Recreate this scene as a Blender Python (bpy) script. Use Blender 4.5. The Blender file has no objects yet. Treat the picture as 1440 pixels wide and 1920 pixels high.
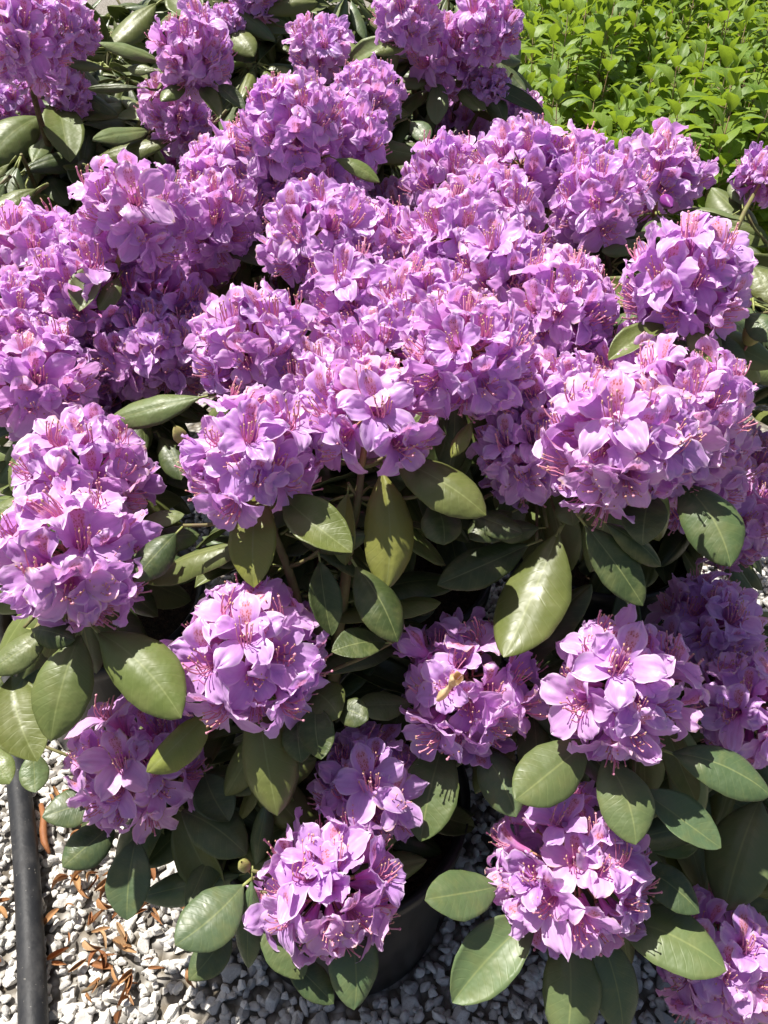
import bpy, math, random
import numpy as np
from mathutils import Vector, Matrix, noise

# ------------------------------------------------------------------ camera, sky, sun, exposure
W, H_PX, F = 1440.0, 1920.0, 1443.0
CAM_H, PITCH = 1.30, math.radians(38.0)
CP, SP = math.cos(PITCH), math.sin(PITCH)
scene = bpy.context.scene
cam_data = bpy.data.cameras.new('camera')
cam = bpy.data.objects.new('camera', cam_data)
scene.collection.objects.link(cam)
cam.location = (0, 0, CAM_H)
cam.rotation_euler = (math.pi/2 - PITCH, 0, 0)
cam_data.sensor_fit = 'VERTICAL'
cam_data.sensor_height = 24.0
cam_data.lens = F / H_PX * 24.0
cam_data.clip_start = 0.02
cam_data.clip_end = 500.0
scene.camera = cam

SUN_EL, SUN_AZ = math.radians(66), math.radians(-60)
sun_dir = Vector((math.sin(SUN_AZ)*math.cos(SUN_EL), math.cos(SUN_AZ)*math.cos(SUN_EL), math.sin(SUN_EL)))
world = bpy.data.worlds.new('World'); scene.world = world; world.use_nodes = True
wn = world.node_tree.nodes; wl = world.node_tree.links
bg = wn.get('Background') or wn.new('ShaderNodeBackground')
sky = wn.new('ShaderNodeTexSky'); sky.sky_type = 'NISHITA'; sky.sun_disc = False
sky.sun_elevation = SUN_EL; sky.sun_rotation = SUN_AZ; sky.dust_density = 3.0; sky.ozone_density = 0.4
wl.new(sky.outputs['Color'], bg.inputs['Color']); bg.inputs['Strength'].default_value = 0.05
sun_data = bpy.data.lights.new('sun', 'SUN'); sun_data.energy = 5.0; sun_data.angle = math.radians(0.5)
sun_data.color = (1.0, 0.955, 0.88)
sun = bpy.data.objects.new('sun', sun_data); scene.collection.objects.link(sun)
sun.rotation_euler = sun_dir.to_track_quat('Z', 'Y').to_euler()
sun.location = (-1, 2, 4)
vs = scene.view_settings
vs.view_transform = 'Standard'; vs.look = 'None'; vs.gamma = 1.0; vs.use_curve_mapping = False
vs.exposure = 0.9
scene.render.engine = 'CYCLES'
cy = scene.cycles; cy.max_bounces = 6; cy.diffuse_bounces = 3; cy.glossy_bounces = 2; cy.transmission_bounces = 4; cy.transparent_max_bounces = 4
scene.render.resolution_x, scene.render.resolution_y = 768, 1024

rnd = random.Random(11)
COL = scene.collection

def P(px, py, z):                      # a pixel of the photograph and its depth -> a point in metres
    tv = (py - 960.0) / F
    return Vector(((px - 720.0) / F * z, z*(CP - tv*SP), CAM_H - z*(SP + tv*CP)))
def proj(p):
    q = Vector(p) - Vector((0, 0, CAM_H))
    z = q.y*CP - q.z*SP
    if z < 0.05: return None
    return (720 + F*q.x/z, 960 - F*(q.y*SP + q.z*CP)/z, z)
def ground(px, py, h=0.0):
    tv = (py - 960.0) / F
    return P(px, py, (CAM_H - h)/(SP + tv*CP))

# ------------------------------------------------------------------ material helpers
class NT:
    def __init__(self, name):
        self.m = bpy.data.materials.new(name); self.m.use_nodes = True
        self.t = self.m.node_tree; self.n = self.t.nodes; self.n.clear()
        self.out = self.n.new('ShaderNodeOutputMaterial')
    def new(self, kind, **kw):
        nd = self.n.new('ShaderNode' + kind)
        for k, v in kw.items(): setattr(nd, k, v)
        return nd
    def link(self, a, b): self.t.links.new(a, b)
    def val(self, sock, v):
        if hasattr(v, 'is_output') or isinstance(v, bpy.types.NodeSocket): self.link(v, sock)
        else: sock.default_value = v
    def math(self, op, a, b=0.0, c=0.0, clamp=False):
        nd = self.new('Math', operation=op, use_clamp=clamp)
        for i, v in enumerate((a, b, c)): self.val(nd.inputs[i], v)
        return nd.outputs[0]
    def smooth(self, v, a, b, lo=0.0, hi=1.0):
        nd = self.new('MapRange', interpolation_type='SMOOTHSTEP')
        self.val(nd.inputs[0], v)
        for i, x in enumerate((a, b, lo, hi)): nd.inputs[i+1].default_value = x
        return nd.outputs[0]
    def mix(self, f, a, b, mode='MIX'):
        nd = self.new('Mix', data_type='RGBA', blend_type=mode)
        self.val(nd.inputs[0], f)
        for s, v in ((nd.inputs[6], a), (nd.inputs[7], b)):
            if isinstance(v, tuple): s.default_value = (*v[:3], 1)
            else: self.link(v, s)
        return nd.outputs[2]
    def noise(self, vec, scale, detail=3.0, rough=0.55):
        nd = self.new('TexNoise'); nd.inputs['Scale'].default_value = scale
        nd.inputs['Detail'].default_value = detail; nd.inputs['Roughness'].default_value = rough
        if vec is not None: self.link(vec, nd.inputs['Vector'])
        return nd.outputs['Fac']
    def principled(self, color, rough=0.5, spec=0.5, normal=None, **kw):
        b = self.new('BsdfPrincipled')
        self.val(b.inputs['Base Color'], (*color, 1) if isinstance(color, tuple) else color)
        self.val(b.inputs['Roughness'], rough); self.val(b.inputs['Specular IOR Level'], spec)
        if normal is not None: self.link(normal, b.inputs['Normal'])
        for k, v in kw.items(): self.val(b.inputs[k], v)
        return b.outputs[0]
    def bump(self, h, strength, dist):
        b = self.new('Bump'); b.inputs['Strength'].default_value = strength
        b.inputs['Distance'].default_value = dist; self.link(h, b.inputs['Height'])
        return b.outputs[0]
    def translucent(self, color):
        t = self.new('BsdfTranslucent'); self.val(t.inputs['Color'], (*color, 1) if isinstance(color, tuple) else color)
        return t.outputs[0]
    def mixsh(self, f, a, b):
        nd = self.new('MixShader'); self.val(nd.inputs[0], f); self.link(a, nd.inputs[1]); self.link(b, nd.inputs[2])
        return nd.outputs[0]
    def done(self, sh): self.link(sh, self.out.inputs['Surface']); return self.m

def mat_petal(spotted):
    n = NT('lilac_petal_freckled' if spotted else 'lilac_petal')
    uv = n.new('UVMap'); sep = n.new('SeparateXYZ'); n.link(uv.outputs[0], sep.inputs[0])
    u, v = sep.outputs[0], sep.outputs[1]
    x = n.math('MULTIPLY_ADD', u, 2.0, -1.0); t = n.math('ABSOLUTE', x)
    oi = n.new('ObjectInfo'); r = oi.outputs['Random']
    at = n.new('Attribute'); at.attribute_name = 'upper'; mo = at.outputs['Fac']     # mottling, -1..1
    base = n.mix(r, (0.71, 0.395, 0.79), (0.61, 0.35, 0.80))
    r2 = n.math('FRACT', n.math('MULTIPLY', r, 7.31)); r3 = n.math('FRACT', n.math('MULTIPLY', r, 23.7))
    base = n.mix(n.smooth(r2, 0.35, 1.0, 0.0, 0.7), base, (0.80, 0.46, 0.77))
    base = n.mix(n.smooth(r3, 0.78, 1.0, 0.0, 0.65), base, (0.53, 0.25, 0.68))
    base = n.mix(oi.outputs['Alpha'], (0.30, 0.075, 0.42), base)
    base = n.mix(n.smooth(mo, -0.1, 0.6, 0.0, 0.38), base, (0.86, 0.62, 0.88))
    base = n.mix(n.smooth(v, 0.5, 1.0, 0.0, 0.25), base, (0.86, 0.62, 0.87))
    base = n.mix(n.math('MULTIPLY', n.smooth(v, 0.15, 0.60, 0.72, 0.0), n.smooth(t, 0.0, 1.0, 1.0, 0.5)), base, (0.66, 0.10, 0.36))
    ph = n.math('ADD', n.math('MULTIPLY', n.math('MULTIPLY', x, n.math('ADD', v, 0.5)), 15.0), n.math('MULTIPLY', mo, 2.0))
    vein = n.smooth(n.math('SINE', ph), 0.75, 1.0)
    base = n.mix(n.math('MULTIPLY', vein, 0.13), base, (0.50, 0.10, 0.48))
    if spotted:
        mp = n.new('Mapping'); mp.inputs['Scale'].default_value = (1.0, 1.7, 1.0); n.link(uv.outputs[0], mp.inputs[0])
        vo = n.new('TexVoronoi'); vo.inputs['Scale'].default_value = 13.0; n.link(mp.outputs[0], vo.inputs['Vector'])
        dots = n.smooth(vo.outputs['Distance'], 0.30, 0.52, 1.0, 0.0)
        reg = n.math('MULTIPLY', n.math('MULTIPLY', n.smooth(v, 0.38, 0.52), n.smooth(v, 0.76, 0.92, 1.0, 0.0)), n.smooth(t, 0.26, 0.55, 1.0, 0.0))
        base = n.mix(n.math('MULTIPLY', reg, 0.6), base, (0.74, 0.30, 0.33))
        base = n.mix(n.math('MULTIPLY', n.math('MULTIPLY', dots, reg), 0.9), base, (0.46, 0.11, 0.035))
    edge = n.math('MAXIMUM', n.smooth(t, 0.80, 1.0), n.smooth(v, 0.93, 1.0))
    edge = n.math('MULTIPLY', edge, n.smooth(v, 0.4, 0.6))
    base = n.mix(n.math('MULTIPLY', edge, 0.6), base, (0.92, 0.78, 0.91))
    rim = n.math('MULTIPLY', n.math('MULTIPLY', edge, n.smooth(mo, -0.05, 0.35)), n.smooth(r2, 0.35, 0.8))
    base = n.mix(n.math('MULTIPLY', rim, 0.85), base, (0.62, 0.40, 0.26))
    p = n.principled(base, 0.40, 0.40)
    tr = n.mix(0.45, base, (0.86, 0.36, 0.90))
    return n.done(n.mixsh(0.40, p, n.translucent(tr)))

def mat_simple(name, c, rough=0.5, spec=0.4, c2=None, scale=40.0, trans=0.0, bump=0.0, bdist=0.002):
    n = NT(name); tc = n.new('TexCoord'); oi = n.new('ObjectInfo')
    col = n.mix(n.smooth(n.noise(tc.outputs['Object'], scale, 4.0), 0.35, 0.68), c, c2 or c)
    nor = n.bump(n.noise(tc.outputs['Object'], scale*2.2, 5.0), bump, bdist) if bump else None
    sh = n.principled(col, rough, spec, nor)
    if trans: sh = n.mixsh(trans, sh, n.translucent(col))
    return n.done(sh)

def mat_leaf(under=False):
    n = NT('rhododendron_leaf_underside' if under else 'rhododendron_leaf')
    uv = n.new('UVMap'); sep = n.new('SeparateXYZ'); n.link(uv.outputs[0], sep.inputs[0])
    u, v = sep.outputs[0], sep.outputs[1]
    x = n.math('MULTIPLY_ADD', u, 2.0, -1.0); t = n.math('ABSOLUTE', x)
    oi = n.new('ObjectInfo'); r = oi.outputs['Random']
    tc = n.new('TexCoord'); obj = tc.outputs['Object']
    r2 = n.math('FRACT', n.math('MULTIPLY', r, 13.7))
    shift = n.new('CombineXYZ'); n.link(n.math('MULTIPLY', r, 40.0), shift.inputs[0])
    vm = n.new('VectorMath', operation='ADD'); n.link(obj, vm.inputs[0]); n.link(shift.outputs[0], vm.inputs[1])
    pos = vm.outputs[0]
    base = n.mix(r2, (0.070, 0.092, 0.028), (0.100, 0.120, 0.034))
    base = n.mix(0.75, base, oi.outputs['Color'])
    base = n.mix(n.smooth(n.noise(pos, 5.0, 3.0), 0.4, 0.75, 0.0, 0.4), base, (0.165, 0.175, 0.060))
    # side veins run forward from the midrib
    ph = n.math('ADD', n.math('MULTIPLY', n.math('SUBTRACT', v, n.math('MULTIPLY', t, 0.16)), 78.0), n.math('MULTIPLY', n.noise(pos, 4.0, 1.0), 7.0))
    sv = n.math('MULTIPLY', n.smooth(n.math('SINE', ph), 0.80, 1.0), n.smooth(t, 0.05, 0.35))
    mid = n.smooth(t, 0.0, 0.055, 1.0, 0.0)
    base = n.mix(n.math('MULTIPLY', sv, 0.09), base, (0.20, 0.24, 0.08))
    base = n.mix(n.math('MULTIPLY', mid, 0.5), base, (0.24, 0.27, 0.10))
    # blotches and nicks of wear
    wear = n.smooth(n.noise(pos, 11.0, 3.0, 0.7), 0.70, 0.76)
    base = n.mix(n.math('MULTIPLY', wear, 0.35), base, (0.26, 0.22, 0.10))
    if under: base = n.mix(0.6, base, (0.17, 0.20, 0.09))
    nq = n.noise(pos, 8.0, 2.0)
    h = n.math('ADD', n.math('MULTIPLY', sv, -0.12), n.math('MULTIPLY', nq, 0.8))
    nor = n.bump(h, 0.16, 0.012)
    rough = n.smooth(nq, 0.3, 0.7, 0.36, 0.52)
    p = n.principled(base, 0.6 if under else rough, 0.3 if under else 0.42, nor)
    return n.done(n.mixsh(0.12, p, n.translucent((0.22, 0.30, 0.04))))

def mat_hydrangea():
    n = NT('hydrangea_leaf')
    uv = n.new('UVMap'); sep = n.new('SeparateXYZ'); n.link(uv.outputs[0], sep.inputs[0])
    u, v = sep.outputs[0], sep.outputs[1]
    t = n.math('ABSOLUTE', n.math('MULTIPLY_ADD', u, 2.0, -1.0))
    oi = n.new('ObjectInfo'); tc = n.new('TexCoord')
    geo = n.new('NewGeometry')
    r = n.math('FRACT', n.math('ADD', oi.outputs['Random'], n.math('MULTIPLY', geo.outputs['Random Per Island'], 3.0)))
    base = n.mix(r, (0.085, 0.165, 0.018), (0.180, 0.270, 0.034))
    base = n.mix(n.smooth(n.noise(tc.outputs['Object'], 6.0), 0.4, 0.7, 0.0, 0.4), base, (0.16, 0.24, 0.045))
    sv = n.smooth(n.math('SINE', n.math('MULTIPLY', n.math('SUBTRACT', v, n.math('MULTIPLY', t, 0.25)), 46.0)), 0.75, 1.0)
    mid = n.smooth(t, 0.0, 0.08, 1.0, 0.0)
    base = n.mix(n.math('MULTIPLY', n.math('MAXIMUM', sv, mid), 0.35), base, (0.30, 0.38, 0.12))
    nor = n.bump(n.math('MAXIMUM', sv, mid), -0.4, 0.02)
    p = n.principled(base, 0.5, 0.35, nor)
    return n.done(n.mixsh(0.38, p, n.translucent((0.30, 0.42, 0.03))))

def mat_stone():
    n = NT('limestone_gravel'); oi = n.new('ObjectInfo'); tc = n.new('TexCoord'); geo = n.new('NewGeometry')
    r = n.math('FRACT', n.math('ADD', oi.outputs['Random'], geo.outputs['Random Per Island']))
    base = n.mix(n.smooth(r, 0.0, 0.75), (0.48, 0.465, 0.44), (0.70, 0.675, 0.63))
    base = n.mix(n.smooth(r, 0.86, 0.95, 0.0, 0.7), base, (0.30, 0.29, 0.285))
    pos = geo.outputs['Position']
    base = n.mix(n.smooth(n.noise(pos, 120.0, 3.0, 0.7), 0.45, 0.75, 0.0, 0.5), base, (0.40, 0.37, 0.33))
    nor = n.bump(n.noise(pos, 240.0, 2.0, 0.7), 0.6, 0.003)
    return n.done(n.principled(base, 0.85, 0.25, nor))

def mat_ground():
    n = NT('gravel_bed'); geo = n.new('NewGeometry'); pos = geo.outputs['Position']
    vo = n.new('TexVoronoi'); vo.inputs['Scale'].default_value = 48.0; n.link(pos, vo.inputs['Vector'])
    base = n.mix(n.smooth(vo.outputs['Distance'], 0.2, 0.7), (0.42, 0.40, 0.37), (0.16, 0.145, 0.125))
    base = n.mix(n.smooth(n.noise(pos, 30.0, 5.0), 0.45, 0.7), base, (0.17, 0.14, 0.10))
    nor = n.bump(n.math('MULTIPLY', vo.outputs['Distance'], -1.0), 1.0, 0.02)
    return n.done(n.principled(base, 0.9, 0.2, nor))

def mat_scale():
    n = NT('dry_bud_scale'); oi = n.new('ObjectInfo'); tc = n.new('TexCoord'); r = oi.outputs['Random']
    base = n.mix(r, (0.30, 0.12, 0.05), (0.50, 0.29, 0.13))
    base = n.mix(n.smooth(n.math('FRACT', n.math('MULTIPLY', r, 9.1)), 0.75, 1.0, 0.0, 0.8), base, (0.52, 0.36, 0.20))
    base = n.mix(n.smooth(n.noise(tc.outputs['Object'], 70.0, 5.0), 0.5, 0.7, 0.0, 0.6), base, (0.22, 0.075, 0.03))
    nor = n.bump(n.noise(tc.outputs['Object'], 160.0, 4.0), 0.5, 0.002)
    p = n.principled(base, 0.6, 0.3, nor)
    return n.done(n.mixsh(0.2, p, n.translucent((0.6, 0.28, 0.08))))

def mat_pipe():
    n = NT('black_polyethylene'); tc = n.new('TexCoord'); geo = n.new('NewGeometry'); pos = geo.outputs['Position']
    d = n.smooth(n.noise(pos, 22.0, 6.0, 0.7), 0.42, 0.75)
    base = n.mix(d, (0.016, 0.017, 0.020), (0.045, 0.044, 0.045))
    base = n.mix(n.smooth(n.noise(pos, 190.0, 3.0), 0.68, 0.74, 0.0, 0.7), base, (0.20, 0.19, 0.17))
    nor = n.bump(n.noise(pos, 60.0, 5.0), 0.3, 0.004)
    return n.done(n.principled(base, n.smooth(d, 0, 1, 0.55, 0.8), 0.30, nor))

M = dict(
    petal=mat_petal(False), petalspot=mat_petal(True), leaf=mat_leaf(), under=mat_leaf(True), hyd=mat_hydrangea(), stone=mat_stone(),
    ground=mat_ground(), scale=mat_scale(), pipe=mat_pipe(),
    filament=mat_simple('pink_filament', (0.78, 0.30, 0.46), 0.4, 0.4, (0.84, 0.46, 0.50), trans=0.25),
    anther=mat_simple('tan_anther', (0.60, 0.36, 0.26), 0.6, 0.3, (0.46, 0.22, 0.16)),
    pedicel=mat_simple('reddish_pedicel', (0.22, 0.20, 0.06), 0.5, 0.4, (0.36, 0.15, 0.10)),
    rim=mat_simple('yellow_green_rib', (0.34, 0.37, 0.12), 0.45, 0.4, (0.27, 0.31, 0.09), trans=0.2),
    bark=mat_simple('brown_bark', (0.085, 0.055, 0.035), 0.8, 0.2, (0.17, 0.13, 0.075), 60, bump=0.8, bdist=0.004),
    twig=mat_simple('olive_twig', (0.17, 0.17, 0.06), 0.6, 0.3, (0.14, 0.10, 0.05), 50, bump=0.3),
    pot=mat_simple('black_pot_plastic', (0.012, 0.012, 0.013), 0.42, 0.45, (0.035, 0.033, 0.032), 18, bump=0.1),
    soil=mat_simple('potting_soil', (0.035, 0.024, 0.016), 0.95, 0.1, (0.075, 0.05, 0.03), 90, bump=1.0, bdist=0.01),
    bud=mat_simple('purple_bud', (0.20, 0.03, 0.22), 0.4, 0.4, (0.33, 0.07, 0.36), 60, trans=0.2, bump=0.4),
    budgreen=mat_simple('green_bud', (0.30, 0.31, 0.09), 0.45, 0.4, (0.45, 0.36, 0.15), 60, trans=0.1, bump=0.3),
    withered=mat_simple('withered_corolla', (0.84, 0.68, 0.44), 0.45, 0.4, (0.58, 0.32, 0.13), 70, trans=0.35, bump=0.7),
    hstem=mat_simple('hydrangea_stem', (0.20, 0.19, 0.09), 0.6, 0.3, (0.26, 0.14, 0.08)),
    tagblue=mat_simple('blue_print', (0.02, 0.12, 0.45), 0.35, 0.4, (0.03, 0.18, 0.52)),
    tagwhite=mat_simple('white_plastic', (0.75, 0.76, 0.76), 0.35, 0.4),
)

# ------------------------------------------------------------------ mesh helpers
class MB:
    def __init__(self): self.v, self.f, self.m, self.uv, self.a = [], [], [], [], []
    def grid(self, rows, uvs, mi, attr=None, flip=False):
        b = len(self.v); nr, nc = len(rows), len(rows[0])
        for i in range(nr):
            for j in range(nc):
                self.v.append(tuple(rows[i][j])); self.uv.append(uvs[i][j]); self.a.append(attr[i][j] if attr else 0.0)
        for i in range(nr-1):
            for j in range(nc-1):
                q = (b+i*nc+j, b+i*nc+j+1, b+(i+1)*nc+j+1, b+(i+1)*nc+j)
                self.f.append(q[::-1] if flip else q); self.m.append(mi)
        return b
    def tube(self, pts, rads, mi, sides=6, cap=True):
        pts = [Vector(p) for p in pts]; b = len(self.v); n = len(pts)
        ref = Vector((0.31, 0.17, 0.93))
        for i, p in enumerate(pts):
            d = (pts[min(i+1, n-1)] - pts[max(i-1, 0)]).normalized()
            a = d.cross(ref); a = a.normalized() if a.length > 1e-4 else d.orthogonal().normalized()
            c = d.cross(a)
            for k in range(sides):
                g = 2*math.pi*k/sides
                self.v.append(tuple(p + (a*math.cos(g) + c*math.sin(g))*rads[i])); self.uv.append((k/sides, i/max(1, n-1))); self.a.append(0)
        for i in range(n-1):
            for k in range(sides):
                k2 = (k+1) % sides
                self.f.append((b+i*sides+k, b+i*sides+k2, b+(i+1)*sides+k2, b+(i+1)*sides+k)); self.m.append(mi)
        if cap:
            self.f.append(tuple(b+k for k in range(sides))[::-1]); self.m.append(mi)
            self.f.append(tuple(b+(n-1)*sides+k for k in range(sides))); self.m.append(mi)
    def blob(self, c, r, axis, mi, n1=5, n2=4):
        axis = Vector(axis).normalized(); c = Vector(c)
        pts = [c + axis*(r[1]*math.cos(math.pi*(0.02+0.96*i/n2))*-1) for i in range(n2+1)]
        self.tube(pts, [max(1e-5, r[0]*math.sin(math.pi*(0.02+0.96*i/n2))) for i in range(n2+1)], mi, n1)
    def lathe(self, prof, mi, sides=40):
        b = len(self.v)
        for r, z in prof:
            for k in range(sides):
                g = 2*math.pi*k/sides
                self.v.append((r*math.cos(g), r*math.sin(g), z)); self.uv.append((k/sides, z)); self.a.append(0)
        for i in range(len(prof)-1):
            for k in range(sides):
                k2 = (k+1) % sides
                self.f.append((b+i*sides+k, b+i*sides+k2, b+(i+1)*sides+k2, b+(i+1)*sides+k)); self.m.append(mi)
    def mesh(self, name, mats, smooth=True):
        me = bpy.data.meshes.new(name); me.from_pydata(self.v, [], self.f)
        for mt in mats: me.materials.append(mt)
        me.polygons.foreach_set('material_index', self.m)
        me.polygons.foreach_set('use_smooth', [smooth]*len(self.f))
        ul = me.uv_layers.new(name='UVMap'); li = np.zeros(len(me.loops), dtype=np.int32)
        me.loops.foreach_get('vertex_index', li)
        ul.data.foreach_set('uv', np.array(self.uv, dtype=np.float32)[li].ravel())
        at = me.attributes.new('upper', 'FLOAT', 'POINT'); at.data.foreach_set('value', np.array(self.a, dtype=np.float32))
        me.update(); return me

def link(name, data, parent=None, mat=None, loc=None):
    o = bpy.data.objects.new(name, data); COL.objects.link(o)
    if parent is not None: o.parent = parent
    if mat is not None: o.matrix_basis = mat
    if loc is not None: o.location = loc
    return o
def tag(o, label, cat, group=None):
    o['label'] = label; o['category'] = cat
    if group: o['group'] = group
    return o
def frame(x, y, z, o):
    m = Matrix.Identity(4)
    for i, c in enumerate((x, y, z)): m[0][i], m[1][i], m[2][i] = c[0], c[1], c[2]
    m[0][3], m[1][3], m[2][3] = o[0], o[1], o[2]
    return m
def nz(x, y, z): return noise.noise(Vector((x, y, z)))
def interp(x, xs, ys):
    return float(np.interp(x, xs, ys))

# ------------------------------------------------------------------ floret: five-lobed funnel, ten stamens, pistil, pedicel (local +Z outward, +Y upper lobe)
def floret_mesh(seed, opening=1.0, crumple=1.0):
    R = random.Random(seed); mb = MB(); NS, NTT = 20, 8
    S = [0, .15, .3, .45, .6, .75, .9, 1.0]
    rr = [2.3, 3.8, 5.6, 9.0, 15.5, 24.0, 32.5, 37.0]
    hh = [0, 8, 16, 23.5, 29.5, 33.0, 34.5, 34.0]
    rc = [2.3, 3.6, 5.2, 7.2, 9.5, 11.5, 12.0, 11.0]
    hc = [0, 8, 16.5, 25, 33.5, 42.0, 50.0, 54.0]
    SW = [.4, .52, .64, .76, .86, .94, 1.0]; WW = [6.4, 9.2, 12.4, 13.4, 10.8, 6.2, 1.0]
    for k in range(5):
        phi = math.pi/2 + 2*math.pi*k/5 + R.uniform(-.10, .10)
        er = Vector((math.cos(phi), math.sin(phi), 0)); et = Vector((-er.y, er.x, 0))
        op = max(0, min(1.25, opening + R.uniform(-.22, .12)*(0.5+opening)))
        curl = R.uniform(-5, 6)*crumple; ln = R.uniform(.92, 1.1); wd = R.uniform(.88, 1.10)
        roll = R.uniform(-.5, .5); A = R.uniform(1.8, 4.8)*crumple
        fq, ph1, ph2 = R.uniform(7, 13), R.uniform(0, 6.3), R.uniform(0, 6.3)
        so = R.uniform(0, 100); cup = R.uniform(.012, .05)*(1 if R.random() < .7 else -1.2)
        tipcurl = R.uniform(-9, 5)*crumple
        rows, uvs, mot = [], [], []
        if k in (2, 3): ln *= 1.10; curl -= 2.5
        def prof(s):
            r = interp(s, S, rr)*op + interp(s, S, rc)*(1-op); h = interp(s, S, hh)*op + interp(s, S, hc)*(1-op)
            e = max(0, s-.45)/.55
            h += curl*e*e + tipcurl*max(0, e-.6)**2*4
            r = r*(1 + (ln-1)*e)
            return r, h
        for i in range(NS+1):
            s = i/NS; s = s if i < NS else 1.0
            r, h = prof(s); r1, h1 = prof(min(1, s+.02)); r0, h0 = prof(max(0, s-.02))
            T = Vector((r1-r0, h1-h0)); T.normalize(); N = Vector((-T.y, T.x))
            lobe = max(0, min(1, (s-.35)/.15))
            w = r*math.tan(math.radians(37))*1.06*(1-lobe) + interp(s, SW, WW)*wd*lobe*(1-.25*(1-min(1, op)))
            Rc = r*(1-lobe) + lobe*1.0/cup*(.001*1000 if True else 1)
            row, uvr, mr = [], [], []
            for j in range(-NTT, NTT+1):
                t = j/NTT
                wj = w*(1 + .10*nz(so+s*4, t*2, 3.3)*lobe)
                x = t*wj
                if lobe < 1:
                    a = max(-1.4, min(1.4, x/max(1.0, r)))
                    xt, dt = r*math.sin(a), r*(1-math.cos(a))
                else: xt, dt = x, 0
                xl, dl = x, cup*x*x*.5*1.2
                xx = xt*(1-lobe)+xl*lobe; dd = dt*(1-lobe)+dl*lobe
                e = max(0, s-.35)/.65
                ruff = A*e*abs(t)**1.6*math.sin(fq*s + (ph1 if t > 0 else ph2))
                ruff += crumple*e*(4.2*nz(so+x*.09, s*3.2, 1.7) + 2.6*nz(so+x*.24, s*8.0, 7.7) + 1.2*nz(so+x*.5, s*17, 2.2))
                ruff += .35*math.sin(t*11+so)*e*crumple + 1.3*e*e*abs(t)**4*math.sin(s*38+ph1)*crumple
                ruff += roll*x*e*.45 - abs(t)**2*1.0*e + (1-abs(t))**3*-1.1*e
                d = dd + ruff
                sj = 2.2*e*nz(so+t*3, 5.5, 1.1)*(s > .9)
                row.append((er*(r + N.x*d + T.x*sj) + et*xx + Vector((0, 0, h + N.y*d + T.y*sj)))*.001)
                uvr.append((t*.5+.5, s)); mr.append(1.3*nz(so+x*.14, s*4.5, 11.7) + .6*nz(so+x*.4, s*13, 4.1))
            rows.append(row); uvs.append(uvr); mot.append(mr)
        mb.grid(rows, uvs, 4 if k == 0 else 0, mot, flip=True)
    if opening > .3:
        for q in range(10):
            a = 2*math.pi*q/10 + R.uniform(-.2, .2); sp = R.uniform(.004, .012); L = R.uniform(.026, .040); dr = R.uniform(.004, .012)
            pts = []
            for i in range(7):
                u = i/6
                pts.append(Vector((math.cos(a)*sp*u**.8, math.sin(a)*sp*u**.8 - dr*math.sin(min(1, u*1.05)*2.6) + .012*max(0, u-.65)*R.uniform(.6, 2.2), .007+L*u)))
            mb.tube(pts, [.00055]*6+[.0005], 1, 5, False)
            d = (pts[-1]-pts[-2]).normalized() + Vector((R.uniform(-.6, .6), R.uniform(-.2, .9), 0))
            mb.blob(pts[-1], (.0009, .0016), d, 2)
        dr = R.uniform(.007, .012)
        pts = [Vector((R.uniform(-.0004, .0004), -dr*math.sin(u*2.4)+.006*u*u*u, .007+.044*u)) for u in [i/7 for i in range(8)]]
        mb.tube(pts, [.0008]*8, 1, 5, False); mb.blob(pts[-1], (.0015, .0012), (0, 0, 1), 1)
    # pedicel and calyx
    L = .032
    mb.tube([(0, 0, -L), (R.uniform(-.002, .002), R.uniform(-.002, .002), -L*.5), (0, 0, .001)], [.0011, .0011, .0013], 3, 6)
    mb.blob((0, 0, .0005), (.0028, .0026), (0, 0, 1), 3, 6)
    return mb.mesh('floret_mesh', [M['petal'], M['filament'], M['anther'], M['pedicel'], M['petalspot']])

OPEN = [floret_mesh(100+i, 1.0, R) for i, R in enumerate([.8, .9, 1.1, 1.15, .85, 1.25, .75, 1.35, 1.0, 1.15, 1.25, .9, 1.45, 1.15, .8, 1.3, 1.6, 1.05])]
HALF = [floret_mesh(300+i, o, 1.1) for i, o in enumerate([.7, .55, .62, .78, .45, .68])]
SHUT = [floret_mesh(400+i, o, 1.2) for i, o in enumerate([.12, .2, .05])]
def bud_mesh(mat, seed, L=.035, r=.009):
    mb = MB(); R = random.Random(seed)
    for k in range(5):                     # five folded lobes wrapped over each other
        rows, uvs = [], []
        for i in range(11):
            s = i/10; rad = r*math.sin(math.pi*min(1, .08+s*.9))**.7*(1-.25*s) + .0004
            rows.append([Vector((math.cos(2*math.pi*k/5+t*.75+s*.9)*rad*(1+.10*(1-abs(t))), math.sin(2*math.pi*k/5+t*.75+s*.9)*rad*(1+.10*(1-abs(t))), s*L)) for t in (-1, -.5, 0, .5, 1)])
            uvs.append([(t, s) for t in (0, .25, .5, .75, 1)])
        mb.grid(rows, uvs, 0)
    mb.tube([(0, 0, -.03), (0, 0, .003)], [.0012, .0016], 1, 6)
    return mb.mesh('bud_mesh', [mat, M['pedicel']])
BUD = bud_mesh(M['bud'], 1); GREENBUD = bud_mesh(M['budgreen'], 2, .034, .011)

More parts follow.
